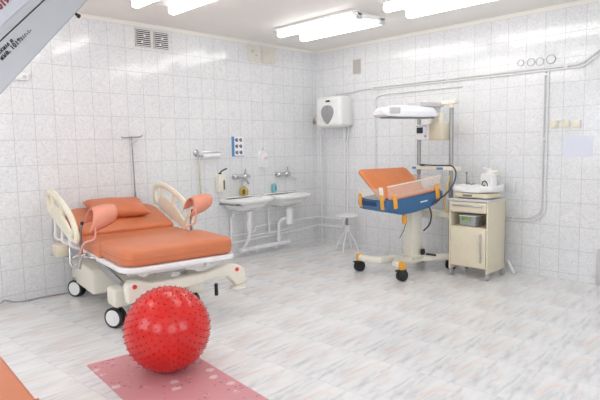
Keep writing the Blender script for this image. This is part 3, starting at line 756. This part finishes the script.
# conduits
def conduit(pts, label, r=.011, clips=()):
    b = MB().tube(pts, r, rad=.05, n=8)
    for c in clips: b.box(c, (.03, .03, .03), bev=.004)
    return tag(b.build('cable_conduit', M['conduit']), label, 'conduit')
conduit([(-.015, -1.06, 2.235), (-.015, -3.70, 2.235), (-.015, -3.95, 2.41), (-.015, -5.6, 2.41)], 'upper long grey conduit along the right wall', .010)
conduit([(-.015, -1.06, 2.205), (-.015, -3.72, 2.205), (-.015, -3.97, 2.38), (-.015, -5.6, 2.38)], 'lower long grey conduit along the right wall', .010, [(-.013, y, 2.22) for y in (-1.08, -2.2, -3.56)])
conduit([(-.015, -2.4, 2.13), (-.015, -1.25, 2.13), (-.015, -1.12, 2.10), (-.015, -1.12, .95)], 'thin grey conduit dropping behind the infant warmer', .009, [(-.013, -1.12, 1.95), (-.013, -1.12, 1.45)])
conduit([(-.015, -3.345, 2.20), (-.015, -3.345, .70), (-.015, -3.24, .63), (-.015, -2.85, .62)], 'upright conduit left of the light switches, turning toward the cabinet', .010, [(-.013, -3.36, 2.17), (-.013, -3.36, 1.49), (-.013, -3.05, .61)])
conduit([(-.015, -3.385, 2.20), (-.015, -3.385, .68), (-.015, -3.27, .595), (-.015, -2.85, .59)], 'second upright conduit, the one closest to the light switches', .010)
for i, (y, z, r) in enumerate(((-3.085, 2.318, .034), (-3.195, 2.312, .040), (-3.288, 2.308, .040), (-3.402, 2.318, .046))):
    o = MB().tube([(-.006, r*math.cos(2*PI*k/28), r*math.sin(2*PI*k/28)) for k in range(29)], .0035, n=6, m=M['rim']).lathe([(0, 0), (r-.005, 0), (r-.006, .006), (0, .007)], rot=Matrix.Rotation(-PI/2, 4, 'Y'), n=28, m=M['cover_face']).build('round_wall_cover', M['cover_face'], loc=(0, y, z))
    tag(o, ('small round cover on the right wall, leftmost of four', 'round cover on the right wall, second of four from the left', 'round cover on the right wall, third of four from the left', 'largest round cover on the right wall, rightmost of four')[i], 'cover', 'round covers above the conduit')
for i, y in enumerate((-3.455, -3.565, -3.675)):
    t = thing('light_switch', ('light switch beside the upright conduit, left of three', 'light switch in the middle of three', 'light switch on the right of three, paler than the rest')[i], 'switch', (0, y, 1.64), 0, 'light switches')
    MB().bx((-.018, -.040, -.040), (0, .040, .040), bev=.006).build('switch_plate', M['socket'] if i < 2 else M['cream_lt'], t)
    MB().bx((-.024, -.024, -.024), (-.017, .024, .024), bev=.004).build('rocker', M['socket'] if i < 2 else M['cream_lt'], t)
tag(MB().bx((-.003, -3.835, 1.30), (-.0005, -3.545, 1.515)).build('paper_sheet', M['paper_blue'], smooth=False), 'blank pale blue white paper sheet stuck to the right wall below the switches', 'paper')
sk = thing('wall_socket', 'square white wall socket right of the cabinet top', 'socket', (0, -3.01, .965))
MB().bx((-.03, -.055, -.060), (0, .055, .060), bev=.006).build('socket_plate', M['cover_face'], sk)
MB().cyl((-.022, 0, 0), (-.027, 0, 0), .030).build('socket_face', M['paper'], sk)
lc = MB().tube([(-4.6, -.25, .01), (-4.42, -.05, .05), (-4.36, -.04, .015), (-4.25, -.10, .008), (-4.1, -.06, .008), (-3.85, -.10, .008), (-3.7, -.12, .008)], .007, rad=.06)
tag(lc.build('floor_cable', M['grey']), 'thin grey cable lying on the floor along the left wall', 'cable')

# ------------------------------------------------------------------ stool
st = thing('stool', 'small white round stool on thin legs by the right wall', 'stool', (-.30, -.84, 0))
MB().lathe([(.0, .475), (.145, .478), (.16, .485), (.165, .495), (.155, .508), (0, .510)], n=36).build('seat', M['white'], st)
MB().cyl((0, 0, .32), (0, 0, .49), .016).build('spindle', M['steel_d'], st)
MB().cyl((0, 0, .27), (0, 0, .36), .035).build('hub', M['white'], st)
for k in range(4):
    a = R(20+90*k); c, s_ = math.cos(a), math.sin(a)
    MB().tube([(.02*c, .02*s_, .32), (.06*c, .06*s_, .22), (.13*c, .13*s_, .12), (.165*c, .165*s_, .0)], .010, rad=.06).build('leg', M['white'], st)

# ------------------------------------------------------------------ infant warmer   local x = away from the front (towards the wall), local y = left
iw = thing('infant_warmer', 'infant warmer with blue bassinet, radiant heater head and white column on black castors', 'medical equipment', (-.88, -2.13, 0), R(-15.5))
def iwl(wx, wy):
    dx, dy = wx+.88, wy+2.13; a = R(15.5); return (dx*math.cos(a)-dy*math.sin(a), dx*math.sin(a)+dy*math.cos(a))
A_ = iwl(-1.13, -1.73); B_ = iwl(-1.19, -2.36); Cc = (.58, -.20); Dd = (.58, .30)
MB().bx((.10, -.075, .17), (.25, .085, .80), bev=.012).build('column', M['cream_lt'], iw)
MB().bx((.06, -.13, .16), (.36, .13, .185), bev=.006).build('column_foot', M['yellow_tube'], iw)
lg = MB()
lg.band([(A_[0], A_[1], .165), (A_[0]+.02, A_[1]-.16, .165), (A_[0]+.09, A_[1]-.26, .165), (.16, .06, .15), (.58, .30, .15)], .07, .075, (0, 0, 1))
lg.build('base_leg', M['cream_lt'], iw)
lg = MB()
lg.band([(B_[0], B_[1], .165), (B_[0]-.0, B_[1]+.12, .165), (B_[0]+.07, B_[1]+.19, .165), (.16, -.07, .16), (.40, -.16, .16), (.62, -.26, .16)], .07, .075, (0, 0, 1))
lg.build('base_leg', M['cream_lt'], iw)
MB().bx((.05, -.10, .115), (.38, .10, .16), bev=.01).build('base_hub', M['cream_lt'], iw)
for (x, y), vis in ((A_, 1), (B_, 1), (Cc, 0), (Dd, 0)):
    MB().bx((x-.036, y-.025, .12), (x+.036, y+.025, .21), bev=.012).build('end_cap', M['clip'] if vis else M['cream_lt'], iw)
    w = MB()
    for dy in (-.03, .014): w.lathe([(.02, -.012), (.055, -.014), (.062, -.008), (.062, .008), (.055, .014), (.02, .012)], (x, y+dy+.01, .062), n=24, rot=Matrix.Rotation(PI/2, 4, 'X'))
    w.cyl((x, y-.03, .062), (x, y+.03, .062), .012)
    w.bx((x-.03, y-.02, .09), (x+.05, y+.02, .135), bev=.012).bx((x-.085, y-.02, .11), (x-.03, y+.02, .128), bev=.006)
    w.build('castor', M['black'], iw)
# bassinet
TB = Matrix.Translation((0, 0, .79)) @ Matrix.Rotation(R(-6.5), 4, 'Y')
bs = MB(); t = bmesh.new()
def bl(x, y, z): return t.verts.new((x, y, z))
prof = [(-.40, .03), (-.40, .12), (.39, .12), (.40, .05), (.33, -.02), (.18, -.055), (-.05, -.065), (-.24, -.055), (-.30, -.02), (-.37, -.012)]
lo = [bl(x, -.27, z) for x, z in prof]; hi = [bl(x, .27, z) for x, z in prof]
t.faces.new(lo); t.faces.new(hi[::-1])
for k in range(len(prof)): t.faces.new((lo[k], hi[k], hi[(k+1) % len(prof)], lo[(k+1) % len(prof)]))
bmesh.ops.recalc_face_normals(t, faces=t.faces[:])
bmesh.ops.bevel(t, geom=[e for e in t.edges if e.calc_length() > .05], offset=.018, segments=3, affect='EDGES', clamp_overlap=True)
bs._merge(t, TB, None)
bas = bs.build('bassinet_tray', M['blue'], iw, angle=45)
MB().box((-.402, .07, .075), (.012, .30, .052), bev=.006).build('handle_recess', M['blue_dk'], bas).matrix_local = TB
MB().box((0, 0, .119), (.70, .46, .006), bev=.002).build('tray_floor', M['blue_dk'], bas).matrix_local = TB
MB().box((.10, -.2745, .035), (.10, .004, .013)).build('white_label', M['paper'], bas).matrix_local = TB
# clear side walls
for nm, c, d in (('side_panel', (0, -.262, .20), (.74, .008, .14)), ('side_panel', (-.395, 0, .185), (.008, .46, .12)), ('side_panel', (.385, 0, .20), (.008, .46, .14))):
    MB().box(c, d, bev=.003).build(nm, M['acryl'], bas).matrix_local = TB
MB().box((0, -.262, .272), (.76, .014, .012), bev=.004).build('panel_rim', M['cream_lt'], bas).matrix_local = TB
for i, (x, y, h) in enumerate(((-.405, -.19, .16), (-.405, .20, .15), (-.30, -.278, .15), (.30, -.278, .17))):
    o = MB().box((x, y, .10+(h-.15)/2), (.022 if i < 2 else .05, .05 if i < 2 else .022, h), bev=.008).build('orange_clip', M['clip'], bas); o.matrix_local = TB
MB().box((-.405, -.19, .225), (.02, .06, .085), bev=.01).build('clip_block', M['cream_lt'], bas).matrix_local = TB
MB().box((-.405, .20, .215), (.014, .045, .07), bev=.006).build('clip_block', M['acryl'], bas).matrix_local = TB
# raised mattress
mm = MB(); mm.prism(rrect(-.365, -.0, .365, .52, .05, 5), 2, -.02, .018, bev=.014, seg=3)
TM = TB @ Matrix.Translation((-.01, -.20, .145)) @ Matrix.Rotation(R(-1.5), 4, 'Z') @ Matrix.Rotation(R(38.5), 4, 'X')
mo = mm.build('warmer_mattress', M['orange_warm'], None, angle=60)
Xiw = Matrix.Translation((-.88, -2.13, 0)) @ Matrix.Rotation(R(-15.5), 4, 'Z')
mo.matrix_world = Xiw @ Matrix.Rotation(0, 4, 'X') @ Matrix.Translation((-.03, -.135, .865)) @ Matrix.Rotation(R(3), 4, 'Z') @ Matrix.Rotation(R(37), 4, 'X')
tag(mo, 'orange infant mattress propped up tilted in the blue bassinet', 'mattress')
ps_ = MB().tube([(.1, .10, .90), (.1, .16, 1.08)], .01).tube([(-.2, .10, .90), (-.2, .16, 1.08)], .01).build('mattress_prop', M['cable'], iw)
MB().box((.02, -.19, .125), (.66, .13, .035), bev=.014).build('tray_pad', M['orange_warm'], bas).matrix_local = TB
# underside fittings
MB().tube([(-.12, -.20, .80), (-.13, -.20, .70), (-.12, -.20, .62)], .008).cyl((-.12, -.20, .735), (-.12, -.20, .76), .02).build('hanging_controls', M['red_mark'], iw)
MB().bx((-.15, -.23, .60), (-.10, -.19, .69), bev=.01).build('orange_grip', M['clip'], iw)
MB().tube([(-.11, -.22, .62), (-.13, -.20, .52), (-.16, -.17, .44)], .004).build('thin_cord', M['cable'], iw)
MB().tube([(-.14, -.23, .82), (-.14, -.23, .75)], .014).build('blue_peg', M['blue'], iw)
MB().tube([(.25, -.16, .80), (.28, -.20, .68), (.26, -.19, .55), (.22, -.13, .48)], .009, rad=.05).build('black_cable', M['cable'], iw)
MB().bx((.20, -.13, .20), (.25, -.10, .27), bev=.01).tube([(.25, -.14, .21), (.33, -.22, .20)], .012).build('brake_pedal', M['black'], iw)
# poles and shelves
for y in (-.215, .32):
    MB().cyl((.55, y, .20), (.55, y, 1.86), .024, n=20).build('pole', M['pole'], iw)
    MB().cyl((.55, y, 1.86), (.55, y, 1.90), .026).build('pole_cap', M['cream_lt'], iw)
sh = MB().bx((.46, -.33, 1.155), (.60, .34, 1.20), bev=.008).build('rail_shelf', M['cream_lt'], iw)
MB().bx((.455, -.18, 1.162), (.462, -.08, 1.19)).bx((.455, .27, 1.162), (.462, .335, 1.19)).build('blue_label', M['blue_lbl'], sh)
MB().bx((.45, -.30, .62), (.60, .30, .68), bev=.008).bx((.38, -.08, .60), (.5, .08, .68), bev=.008).build('lower_rail', M['cream_lt'], iw)
MB().tube([(.45, .16, 1.215), (.47, -.1, 1.21), (.47, -.32, 1.215), (.45, -.40, 1.15), (.42, -.40, 1.02), (.36, -.34, .90), (.20, -.28, .80)], .008, rad=.07).bx((.44, .13, 1.20), (.48, .19, 1.225), bev=.006).build('black_cable', M['cable'], iw)
MB().tube([(.46, -.28, 1.1), (.40, -.30, .95), (.42, -.24, .84), (.40, -.30, .72), (.42, -.36, .62), (.46, -.28, .60), (.47, -.22, .70)], .011, rad=.05).build('yellow_hose', M['yellow_hose'], iw)
# heater head
hd = MB(); t = bmesh.new()
sec = [(-.36, .10, 1.78, 1.835), (-.32, .12, 1.765, 1.86), (-.15, .135, 1.758, 1.885), (.10, .14, 1.758, 1.885), (.36, .13, 1.765, 1.87), (.42, .10, 1.775, 1.81)]
rg = []
for x, hw, z0, z1 in sec:
    rg.append([t.verts.new(p) for p in ((x, -hw, z0), (x, hw, z0), (x, hw, (z0+z1)/2), (x, hw*.6, z1), (x, -hw*.6, z1), (x, -hw, (z0+z1)/2))])
for a, b in zip(rg, rg[1:]):
    for k in range(6): t.faces.new((a[k], a[(k+1) % 6], b[(k+1) % 6], b[k]))
t.faces.new(rg[0][::-1]); t.faces.new(rg[-1])
bmesh.ops.recalc_face_normals(t, faces=t.faces[:]); bmesh.ops.bevel(t, geom=t.edges[:], offset=.006, segments=1, affect='EDGES', clamp_overlap=True)
hd._merge(t, Matrix.Identity(4), None); head = hd.build('heater_head', M['paper'], iw, smooth=False); head.location.x = .045
MB().bx((-.26, -.10, 1.745), (.36, .10, 1.765), bev=.006).build('heater_grid', M['steel_d'], head)
MB().bx((-.30, -.135, 1.79), (-.16, -.11, 1.86), bev=.01).build('end_cheek', M['lgrey'], head)
MB().bx((.515, -.30, 1.90), (.585, .40, 1.945), bev=.008).build('top_bar', M['cream_lt'], iw)
MB().bx((.20, -.09, 1.875), (.56, .13, 1.93), bev=.015).bx((.44, -.06, 1.80), (.54, .08, 1.9), bev=.012).build('head_mount', M['lgrey'], iw)
MB().cyl((.36, -.02, 1.88), (.36, -.02, 1.95), .04).build('swivel', M['cream_lt'], iw)
# control box
cbx = MB().bx((.45, -.16, 1.50), (.60, .045, 1.695), bev=.01).build('control_unit', M['cream'], iw)
MB().bx((.43, .045, 1.51), (.58, .25, 1.685), bev=.008).build('display_unit', M['paper'], cbx)
MB().bx((.427, .12, 1.585), (.4305, .225, 1.655)).build('display', M['screen'], cbx)
MB().cyl((.431, .075, 1.55), (.42, .075, 1.55), .012).bx((.427, .065, 1.663), (.4305, .235, 1.675)).build('knob', M['grey'], cbx)
MB().bx((.49, -.10, 1.69), (.55, .06, 1.82), bev=.01).build('box_hanger', M['cream_lt'], cbx)

# ------------------------------------------------------------------ bedside cabinet
cx0, cx1, cy0, cy1 = -.635, -.215, -3.045, -2.595   # world footprint
cab = thing('medical_cabinet', 'cream bedside cabinet with one drawer, open shelf and door on small castors', 'cabinet', ((cx0+cx1)/2, (cy0+cy1)/2, 0))
hx, hy = (cx1-cx0)/2, (cy1-cy0)/2
for e in (-1, 1): MB().bx((-hx, e*hy-e*.018, .077), (hx, e*hy, .84), bev=.003).build('side_panel', M['cream'], cab)
MB().bx((hx-.012, -hy, .13), (hx, hy, .84)).build('back_panel', M['cream'], cab)
MB().bx((-hx+.01, -hy+.018, .125), (hx-.012, hy-.018, .143)).build('bottom_panel', M['cream'], cab)
MB().bx((-hx+.006, -hy+.018, .545), (hx-.012, hy-.018, .563)).build('shelf', M['cream'], cab)
MB().bx((-hx-.012, -hy-.008, .838), (hx, hy+.008, .862), bev=.005).build('top_panel', M['lgrey_top'] if 'lgrey_top' in M else M['lgrey'], cab)
dr = MB().bx((-hx-.006, -hy+.02, .725), (-hx+.016, hy-.02, .832), bev=.004).bx((-hx+.016, -hy+.03, .715), (hx-.02, hy-.03, .735)).build('drawer', M['cream'], cab)
MB().bx((-hx-.028, -.17, .783), (-hx-.006, .17, .803), bev=.006).build('drawer_handle', M['steel'], dr)
do = MB().bx((-hx-.004, -hy+.022, .14), (-hx+.014, hy-.022, .545), bev=.003).build('door', M['cream'], cab)
MB().bx((-hx-.028, -hy+.065, .19), (-hx-.006, -hy+.082, .50), bev=.006).build('door_handle', M['steel'], do)
for sx in (-1, 1):
    for sy in (-1, 1):
        x = sx*(hx-.03); y = sy*(hy-.012)
        MB().lathe([(.006, -.012), (.029, -.013), (.033, 0), (.029, .013), (.006, .012)], (x, y, .033), n=18, rot=Matrix.Rotation(PI/2, 4, 'X')).bx((x-.018, y-.018, .04), (x+.02, y+.018, .078), bev=.006).build('castor', M['grey'], cab)
bxo = thing('storage_box', 'small clear plastic box with green latches in the open shelf of the cabinet', 'box', (-.50, -2.80, .563))
MB().bx((-.10, -.09, 0), (.10, .10, .105), bev=.01).build('box_body', M['clear_box'], bxo)
MB().bx((-.107, -.098, .105), (.107, .108, .122), bev=.005).build('box_lid', M['lgrey'], bxo)
MB().bx((-.112, -.03, .06), (-.10, .07, .07), bev=.003).bx((-.112, -.03, .09), (-.10, .07, .10), bev=.003).bx((-.112, .06, .06), (-.10, .07, .10)).bx((-.112, -.03, .06), (-.10, -.02, .10)).build('green_latch', M['green'], bxo)
MB().bx((-.085, -.075, .008), (.08, -.01, .06), bev=.01).build('box_contents', M['blue'], bxo)
# hose behind cabinet
hs = MB().tube([(-.10, -3.03, .14), (-.12, -3.07, .08), (-.16, -3.13, .017)], .016, rad=.05)
tag(hs.build('floor_hose', M['pipe']), 'short white hose coming down to the floor behind the cabinet', 'hose')

# baby scale on the cabinet
bs_ = thing('baby_scale', 'cream baby scale with a white padded tray on top of the cabinet', 'scale', (-.45, -2.83, .862), R(-3))
MB().prism(rrect(-.145, -.215, .145, .215, .05, 5), 2, .012, .062, bev=.012).build('scale_base', M['cream'], bs_)
for x in (-.1, .1):
    for y in (-.15, .15): MB().cyl((x, y, 0), (x, y, .014), .015).build('foot', M['grey'], bs_)
MB().bx((-.1485, -.02, .026), (-.143, .09, .046)).build('display', M['trans_lbl'], bs_)
tr = MB(); g = {}; nx, ny = 12, 24
for k, off in ((0, 0), (1, .052)):
    for i in range(nx+1):
        for j in range(ny+1):
            u = i/nx*2-1; v = j/ny*2-1
            x = u*.155*math.sqrt(1-.28*v*v*abs(u)); y = v*.265*(1-.12*u*u)
            z = .060+off+.022*abs(v)**3+.012*u*u + (.007*math.sin(9*v+4*u)+.008*math.cos(13*u-3*v) if k else 0)
            g[k, i, j] = tr.bm.verts.new((x, y, z))
for i in range(nx):
    for j in range(ny):
        tr.bm.faces.new((g[1, i, j], g[1, i+1, j], g[1, i+1, j+1], g[1, i, j+1])); tr.bm.faces.new((g[0, i, j], g[0, i, j+1], g[0, i+1, j+1], g[0, i+1, j]))
for i in range(nx):
    for j in (0, ny): tr.bm.faces.new((g[0, i, j], g[0, i+1, j], g[1, i+1, j], g[1, i, j]))
for j in range(ny):
    for i in (0, nx): tr.bm.faces.new((g[0, i, j], g[0, i, j+1], g[1, i, j+1], g[1, i, j]))
tr.build('padded_tray', M['scale_pad'], bs_, angle=80)
# dial device behind the scale
dd = thing('dial_device', 'small white device with a round black dial behind the baby scale', 'medical equipment', (-.275, -2.87, .862), R(-28)); dd.scale = (1.1, 1.15, 1.2)
MB().prism(rrect(-.085, 0, .085, .215, [.01, .01, .03, .03], 4), 0, -.035, .035, bev=.008).bx((-.025, -.12, .20), (.025, -.02, .245), bev=.012).cyl((0, -.0, .21), (0, .0, .265), .022).cyl((0, -.05, .245), (0, .07, .262), .012).build('device_body', M['white'], dd)
MB().tube([(-.037, .01+.043*math.cos(2*PI*k/24), .105+.043*math.sin(2*PI*k/24)) for k in range(25)], .005, n=6).bx((-.042, .0, .10), (-.040, .035, .112)).cyl((-.036, .01, .105), (-.046, .01, .105), .008).build('dial', M['ink'], dd)
MB().box((.0, -.11, .225), (.05, .03, .03), bev=.01).build('side_cap', M['cream'], dd)
wr = thing('wire_rack', 'tangle of dull green wire loops with upright rod at back of the cabinet top', 'rack', (-.30, -2.65, .862))
def ring(c, r, ax, n=20): return [(c[0]+r*math.cos(2*PI*k/n)*ax[0], c[1]+r*math.cos(2*PI*k/n)*ax[1], c[2]+r*math.sin(2*PI*k/n)) for k in range(n+1)]
wm = MB()
for c, r, ax in (((0, .02, .085), .065, (.3, .95)), ((.02, -.05, .08), .06, (.1, 1)), ((-.02, -.01, .10), .05, (.6, .8)), ((.03, -.09, .07), .055, (.5, .85))): wm.tube(ring(c, r, ax), .006, n=6)
wm.build('wire_loops', M['wire_green'], wr)
MB().cyl((0, .02, 0), (0, .03, .27), .007).cyl((0, .02, 0), (0, .02, .04), .03).cyl((0, .03, .25), (0, .03, .275), .012).build('upright_rod', M['steel_d'], wr)

# ------------------------------------------------------------------ light
w = bpy.data.worlds.new('sky'); bpy.context.scene.world = w; w.use_nodes = True
bg = w.node_tree.nodes['Background']; bg.inputs[0].default_value = (.86, .91, 1.0, 1); bg.inputs[1].default_value = .5
def area(name, loc, rot, sx, sy, e, col):
    l = bpy.data.lights.new(name, 'AREA'); l.shape = 'RECTANGLE'; l.size = sx; l.size_y = sy; l.energy = e; l.color = col
    o = bpy.data.objects.new(name, l); C.objects.link(o); o.location = loc; o.rotation_euler = rot; return o
DAY = (.90, .94, 1.0)
WE = 19
area('daylight', (-5.75, Y0-.25, 1.75), (R(90), 0, 0), 1.7, 1.7, WE, DAY)
area('daylight', (-3.05, Y0-.25, 1.75), (R(90), 0, 0), 1.7, 1.7, WE, DAY)
area('daylight', (X0-.25, -4.75, 1.75), (R(90), 0, R(-90)), 1.7, 1.7, WE, DAY)
area('daylight', (X0-.25, -2.15, 1.75), (R(90), 0, R(-90)), 1.7, 1.7, WE, DAY)

# ------------------------------------------------------------------ camera
cam = bpy.data.cameras.new('camera'); cam.sensor_width = 36; cam.lens = 36*f_/600; cam.clip_start = .02
co = bpy.data.objects.new('camera', cam); C.objects.link(co)
co.matrix_world = Matrix(((rv.x, uv.x, -Fv.x, cp.x), (rv.y, uv.y, -Fv.y, cp.y), (rv.z, uv.z, -Fv.z, cp.z), (0, 0, 0, 1)))
bpy.context.scene.camera = co
sc = bpy.context.scene
sc.view_settings.view_transform = 'Standard'; sc.view_settings.look = 'None'; sc.view_settings.exposure = 0.86
sc.cycles.use_denoising = True
sc.cycles.max_bounces = 10; sc.cycles.diffuse_bounces = 6; sc.cycles.sample_clamp_indirect = 6
